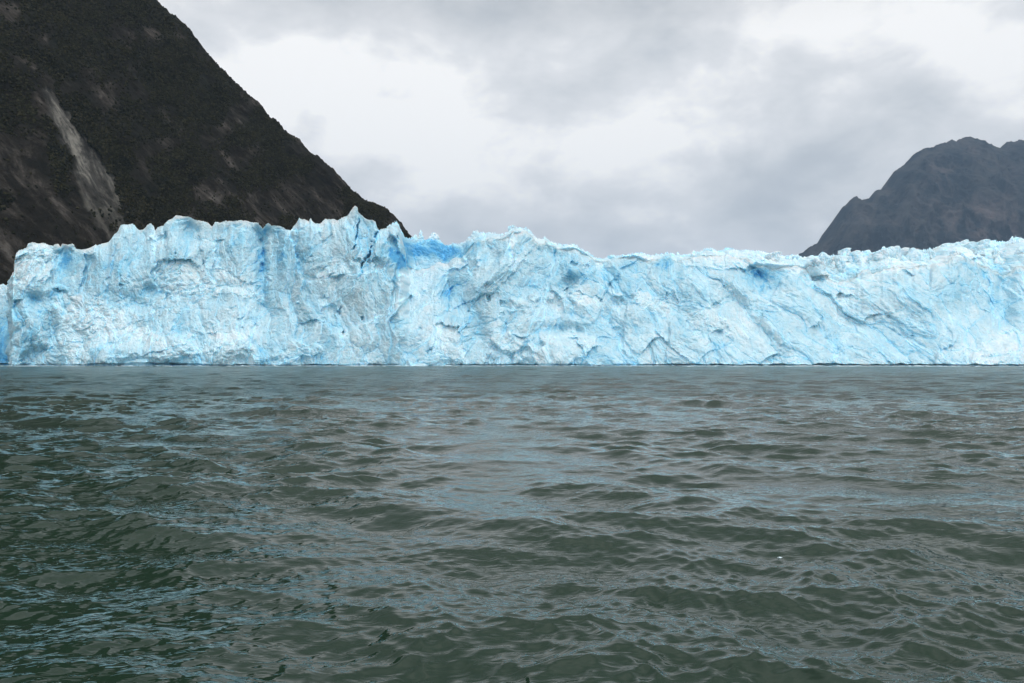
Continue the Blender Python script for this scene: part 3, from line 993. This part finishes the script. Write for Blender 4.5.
    Ys_, Zs_, zts = smooth_(Yc), smooth_(Zc), smooth_(zt)
    Y = Ys_ + run[None, :] * wm + (Yc - Ys_) * near
    Zr = Zs_ + (zts - Zs_) * np.where(poly(px, FR)[None, :] > 20, w ** 0.75, w)
    Zr = np.where((px > 402) & (px < 455), Zs_ + (zts - Zs_) * sm(0.25, 0.95, w), Zr)
    Zr = Zr + (Zc - Zs_) * near + (zt - zts) * far_
    # for an edge that is the skyline itself the surface falls away behind
    Zr = Zr - low * (w * 7.0)
    Zr = np.where(low > 0, np.minimum(Zr, CAMZ + (Zc - CAMZ) * Y / Yc - w * 3.0), Zr)
    PYt = 358.5 - (Zr - CAMZ) / Y * F
    tx = Xc / Yc
    txs = np.where(back > 0, tx, smooth_(tx))
    X = (txs + (tx - txs) * near) * Y
    X = np.where(back[None, :] > 0, Xc + run[None, :] * wm * 0.9, X)
    Y = np.where(back[None, :] > 0, Yc[None, :] + run[None, :] * 0.0 * wm, Y)
    env = sm(0, 0.05, w) * (1 - 0.75 * sm(0.90, 1.0, w))
    du, iu = ice_detail(X + 300, Zr * 1.25, [(6, 1.2, 1 + 0 * X)], 0.5 + 0 * X, 91)
    du = du - du.mean()
    hump = np.interp(px, [0, 400, 405, 470, 600, 760, 820, 1300], [.0, .0, .8, .5, .7, 0.9, 1.1, 1.1])[None, :]
    Y = Y - env * hump * du * 0.85
    Zr2 = Zr + env * hump * 0.35 * du
    X = X + env * hump * 0.6 * fbm(X * 0.3, Zr * 0.3, 0, 3, 459)
    # nothing inside may top the outline by much
    top = CAMZ + (zt - CAMZ)[None, :] * Y / (Yc + run)[None, :]
    Zr2 = np.where(rise[None, :], np.minimum(Zr2, top + 0.15 * (Zr2 - top)), Zr2)
    ub, bb, ss = ice_type(px[None, :] + 0 * w, PYt, 0, 0, 0)
    bl = 0.27 + 0.30 * iu + bb * 1.1 - 0.18 * ub + 0.2 * fbm(X * 0.08, Y * 0.08, 0, 4, 430)
    bl = bl + 0.24 * (sm(398, 408, px) * (1 - sm(448, 466, px)))[None, :]
    # back side
    bk = np.array([6, 40, 120])[:, None]
    Xb = X[-1][None, :] + np.where(back > 0, bk * 0.5, bk * X[-1] / Y[-1])
    Yb = Y[-1][None, :] + np.where(back > 0, 0, bk)
    Zb = Zr2[-1][None, :] - np.array([5, 12, 60])[:, None]
    Xa, Ya, Za = np.concatenate([X, Xb]), np.concatenate([Y, Yb]), np.concatenate([Zr2, Zb])
    z3 = np.zeros((3, nC))
    o = mesh_obj("upper_ice", np.stack([Xa, Ya, Za], -1).reshape(-1, 3), grid_faces(*Xa.shape), m_ice,
                 attrs={"blue_ice": np.clip(np.concatenate([bl, z3 + .3]), 0, 1).ravel(),
                        "silt": np.clip(np.concatenate([ss * 0.6, z3]), 0, .6).ravel()})
    PRT(o)

    # ---- seracs: pinnacles and blocks standing on the upper ice, each traced to its own height
    def serac(px0, py_top, wpx, hpx, depth, kind, seed, bl0=0.25, lean_=0.0, at=None):
        x0, y0, z0 = at if at else (float(q) for q in ray(px0, py_top, depth))
        wm_ = wpx * depth / F
        hm = hpx * depth / F
        nr, na = 26, 44
        tt = np.linspace(0, 1, nr)[:, None]
        th = np.linspace(0, 2 * math.pi, na, endpoint=False)[None, :]
        if kind == 'spire':
            rad = wm_ * 0.5 * (1 - tt) ** 0.85 + 0.02
        elif kind == 'block':
            rad = wm_ * 0.5 * (1 - 0.18 * tt) * np.where(tt > 0.93, (1 - tt) / 0.07, 1) + 0.01
        else:
            rad = wm_ * 0.5 * np.sqrt(np.clip(1 - tt ** 1.6, 0, 1)) + 0.01
        sq = 1 / np.maximum(np.abs(np.cos(th + seed)), np.abs(np.sin(th + seed))) ** 0.75
        rad = rad * sq * (1 + 0.0 * th)
        X_ = x0 + rad * np.cos(th) + lean_ * wm_ * (tt - 1)
        Y_ = y0 + rad * np.sin(th) * 1.15
        Z_ = z0 - hm * (1 - tt) + 0 * th
        f_, cc, _ = facets((th * wm_ * 0.5) / (wm_ * 0.3) + 20, Z_ / (wm_ * .35), 500 + seed, 1.0, 0.9)
        f2_, _, _ = facets((th * wm_ * 0.5) / (wm_ * 0.12) + 20, Z_ / (wm_ * .12), 520 + seed, 1.0, 0.9)
        n_ = f_ * 0.30 * wm_ + f2_ * 0.10 * wm_
        kf = np.clip(rad / (wm_ * 0.3), 0, 1)
        X_ = X_ + n_ * np.cos(th) * kf
        Y_ = Y_ + n_ * np.sin(th) * kf
        Z_ = Z_ + 0.10 * wm_ * f_ * (1 - tt) + (0.10 * hm * np.cos(th + 0.6) * tt * kf if kind == 'block' else 0)
        idx = np.arange(nr - 1)[:, None] * na + np.arange(na)[None, :]
        nxt = np.arange(nr - 1)[:, None] * na + (np.arange(na)[None, :] + 1) % na
        fc = np.stack([idx, nxt, nxt + na, idx + na], -1).reshape(-1, 4)
        bl_ = np.clip(bl0 + 0.3 * (cc - .5) - 0.15 * tt, 0, 1)
        o = mesh_obj("serac", np.stack([X_, Y_, Z_], -1).reshape(-1, 3), fc, m_ice,
                     attrs={"blue_ice": bl_.ravel(), "silt": np.zeros(X_.size)}, smooth=False)
        PRT(o)
        return o

    serac(421, 229.5, 7, 16, 350, 'spire', 1, .28, .1)['label'] = "thin pointed serac beside the foot of the mountainside"
    serac(434, 232.5, 11, 14, 352, 'dome', 2, .26)['label'] = "short rounded serac right of the thin pointed one"
    serac(415, 234.5, 6, 10, 350, 'dome', 3, .25)
    serac(844.5, 248.5, 10, 14, 362, 'block', 4, .22)['label'] = "square topped block of white ice on the right skyline"
    for i, (x, y, w_, h_, k) in enumerate([(824, 254, 5, 8, 'dome'), (866, 250.5, 8, 10, 'block'), (884, 246, 9, 12, 'spire'), (905, 248, 8, 9, 'dome'),
                                           (958, 242, 9, 10, 'dome'), (967, 241.5, 6, 9, 'dome'), (990, 240.5, 10, 10, 'dome'), (1014, 238, 8, 10, 'block'),
                                           (1021, 238, 6, 9, 'dome'), (938, 247, 8, 8, 'block')]):
        serac(x, y, w_, h_, float(np.interp(x, [820, 1024], [360, 355])), k, 10 + i, .2)

    rs = np.random.default_rng(77)
    cols = np.where((px > 462) & (px < 1034))[0]
    made = 0
    while made < 84:
        c_ = int(rs.choice(cols)) if made % 4 == 0 else int(rs.choice(cols[px[cols] > 760]))
        r_ = int(rs.uniform(0.12, 0.985) ** 0.8 * (nt - 1))
        d_ = Y[r_, c_]
        wd = rs.uniform(2.2, 6.5) * (1.0 if px[c_] > 760 else 0.6)
        ht = wd * rs.uniform(0.8, 1.7)
        lim = CAMZ + (zt[c_] - CAMZ) * d_ / (Yc[c_] + run[c_]) + rs.uniform(-1.2, 0.9)
        zt_ = min(Zr2[r_, c_] + ht * 0.75, lim)
        serac(0, 0, wd * F / d_, ht * 1.3 * F / d_, d_, rs.choice(['spire', 'dome', 'block']), 40 + made, rs.uniform(0.08, 0.4),
              rs.uniform(-.25, .25), at=(float(X[r_, c_]), float(d_), float(zt_)))
        made += 1

    # ---- the lower blue cliff further back at the far left
    pxs = np.linspace(-260, 20, 700)
    Ds = np.interp(pxs, [-260, 20], [400, 392])
    vs_ = np.linspace(0, 1, 340)[:, None]
    topy = poly(pxs, [(-260, 278), (-120, 282), (-30, 288), (0, 285), (3, 284), (7, 286), (9, 285), (13, 286), (20, 285)]) - 0.8 * np.abs(perlin(pxs * .3, 0 * pxs, 0, 600))
    bpy_ = 358.5 + CAMZ * F / Ds
    PYs = bpy_ + (topy - bpy_) * vs_
    Xs, Ys, Zs = ray(pxs[None, :] + 0 * vs_, PYs, Ds + 12 * vs_ ** 1.3)
    rbs = sm(0.0, 0.5, fbm(Xs * .05, Zs * .05, 0, 4, 610) + 0.5 * sm(0.55, 1.0, vs_))
    de, idv = ice_detail(Xs + 400, Zs, [(5, 1.5, 1 + 0 * Xs)], rbs, 61)
    Y2 = Ys - 0.8 * (de - de.mean()) * (1 - 0.7 * sm(.93, 1, vs_)) + 2.5 * (1 - sm(0.6, 1.1, Zs))
    Zs = np.where(vs_ < 1e-4, -2.0, Zs + 0 * Xs)
    bls = 0.85 - 0.5 * sm(0.35, 0.95, vs_) + 0.35 * idv - 0.15 * rbs + .2 * fbm(Xs * .06, Zs * .06, 0, 4, 612)
    bkx = np.concatenate([Xs, Xs[-1:] * 1.05, Xs[-1:] * 1.3])
    bky = np.concatenate([Y2, Y2[-1:] + 25, Y2[-1:] + 120])
    bkz = np.concatenate([Zs, Zs[-1:] - 1.5, Zs[-1:] - 45])
    z2 = np.zeros((2, len(pxs)))
    o = mesh_obj("side_cliff", np.stack([bkx, bky, bkz], -1).reshape(-1, 3), grid_faces(*bkx.shape), m_ice,
                 attrs={"blue_ice": np.clip(np.concatenate([bls, z2 + .2]), 0, 1.1).ravel(), "silt": np.zeros(bkx.size)})
    o['label'] = "lower bluer ice cliff set back behind the left corner"
    PRT(o)


build_glacier()


# ------------------------------------------------------------------ floating ice
def chunk(n, rg):
    """n rough lumps of ice: verts (n,14,3) and the triangle list of one lump"""
    import itertools
    base = np.array([[x, y, z] for x in (-1, 1) for y in (-1, 1) for z in (-.7, .7)] +
                    [[1.5, 0, 0], [-1.5, 0, 0], [0, 1.5, 0], [0, -1.5, 0], [0, 0, 1.1], [0, 0, -1.1]], float)
    # faces of a tetrakis cube
    q = [(4, 5, 7, 6, 8), (1, 0, 2, 3, 9), (6, 7, 3, 2, 10), (0, 1, 5, 4, 11), (5, 1, 3, 7, 12), (0, 4, 6, 2, 13)]
    fc = []
    for a_, b_, c_, d_, m_ in q:
        fc += [(a_, b_, m_), (b_, c_, m_), (c_, d_, m_), (d_, a_, m_)]
    B = base[None] * (1 + rg.uniform(-.4, .35, (n, 14, 1))) + rg.normal(0, .08, (n, 14, 3))
    return B, np.array(fc)


def build_floats():
    rg = np.random.default_rng(21)
    n = 5200  # pale lumps added to imitate the bright strip of water along the ice
    px = rg.uniform(-20, 1040, n)
    off = rg.exponential(1.6, n)
    D = D0(px) - 3.0 - off - rg.uniform(0, 2, n)
    X = (px - 512) / F * D
    B, fc = chunk(n, rg)
    s = rg.uniform(0.08, 0.30, n) * np.where(rg.random(n) < 0.03, 2.0, 1)
    V = B * s[:, None, None] * np.array([1.6, 1.2, .45]) + np.stack([X, D, rg.uniform(-.02, .05, n)], -1)[:, None, :]
    Fc = (fc[None] + (np.arange(n) * 14)[:, None, None]).reshape(-1, 3)
    o = mesh_obj("bright_water_strip", V.reshape(-1, 3), Fc, m_chip, smooth=False,
                 attrs={"blue_ice": np.repeat(rg.uniform(0, .45, n), 14), "silt": np.zeros(n * 14)})
    tag(o, "thin line of ice lumps added as the bright strip of water below the cliff", "bright water strip", kind="stuff")
    for (x, y, size, lab) in ((778, 553, 3.4, "small white ice chip floating alone in the nearer water right of the middle"),
                              (672, 521, 2.2, "tiny white ice fleck floating farther off, up and left of the larger chip")):
        D = CAMZ * F / (y - 358.5)
        B, fc = chunk(1, rg)
        sc_ = size * D / F / 2.6
        o = mesh_obj("ice_chip", B[0] * sc_ * np.array([1.3, 1, .55]), fc, m_chip, smooth=False,
                     attrs={"blue_ice": np.full(14, .12), "silt": np.zeros(14)})
        o.location = ((x - 512) / F * D, D, 0.0)
        tag(o, lab, "ice chip")
        yield o


chips = list(build_floats())
# sit the chips on the waves
dg = bpy.context.evaluated_depsgraph_get()
wob_ = bpy.data.objects["water"]
vv_ = np.empty(len(wob_.data.vertices) * 3, dtype=np.float32)
wob_.data.vertices.foreach_get("co", vv_)
vv_ = vv_.reshape(-1, 3)
for o in chips:
    i = np.argmin((vv_[:, 0] - o.location.x) ** 2 + (vv_[:, 1] - o.location.y) ** 2)
    o.location.z = float(vv_[i, 2]) + 0.006

# ------------------------------------------------------------------ air
m_air = bpy.data.materials.new("air")
m_air.use_nodes = True
t = m_air.node_tree
t.nodes.clear()
pv = N(t, "ShaderNodeVolumePrincipled")
pv.inputs['Color'].default_value = (0.50, 0.72, 1.0, 1)
pv.inputs['Density'].default_value = 4.6e-5
ou = N(t, "ShaderNodeOutputMaterial")
link(t, pv.outputs[0], ou.inputs['Volume'])
x, y0, y1, z0, z1 = 16500, -16500, 16800, -10, 2300
V = np.array([[-x, y0, z0], [x, y0, z0], [x, y1, z0], [-x, y1, z0], [-x, y0, z1], [x, y0, z1], [x, y1, z1], [-x, y1, z1]], float)
o = mesh_obj("haze", V, np.array([[0, 3, 2, 1], [4, 5, 6, 7], [0, 1, 5, 4], [1, 2, 6, 5], [2, 3, 7, 6], [3, 0, 4, 7]]), m_air, smooth=False)
tag(o, "thin damp air that pales the far mountain", "haze", kind="stuff")
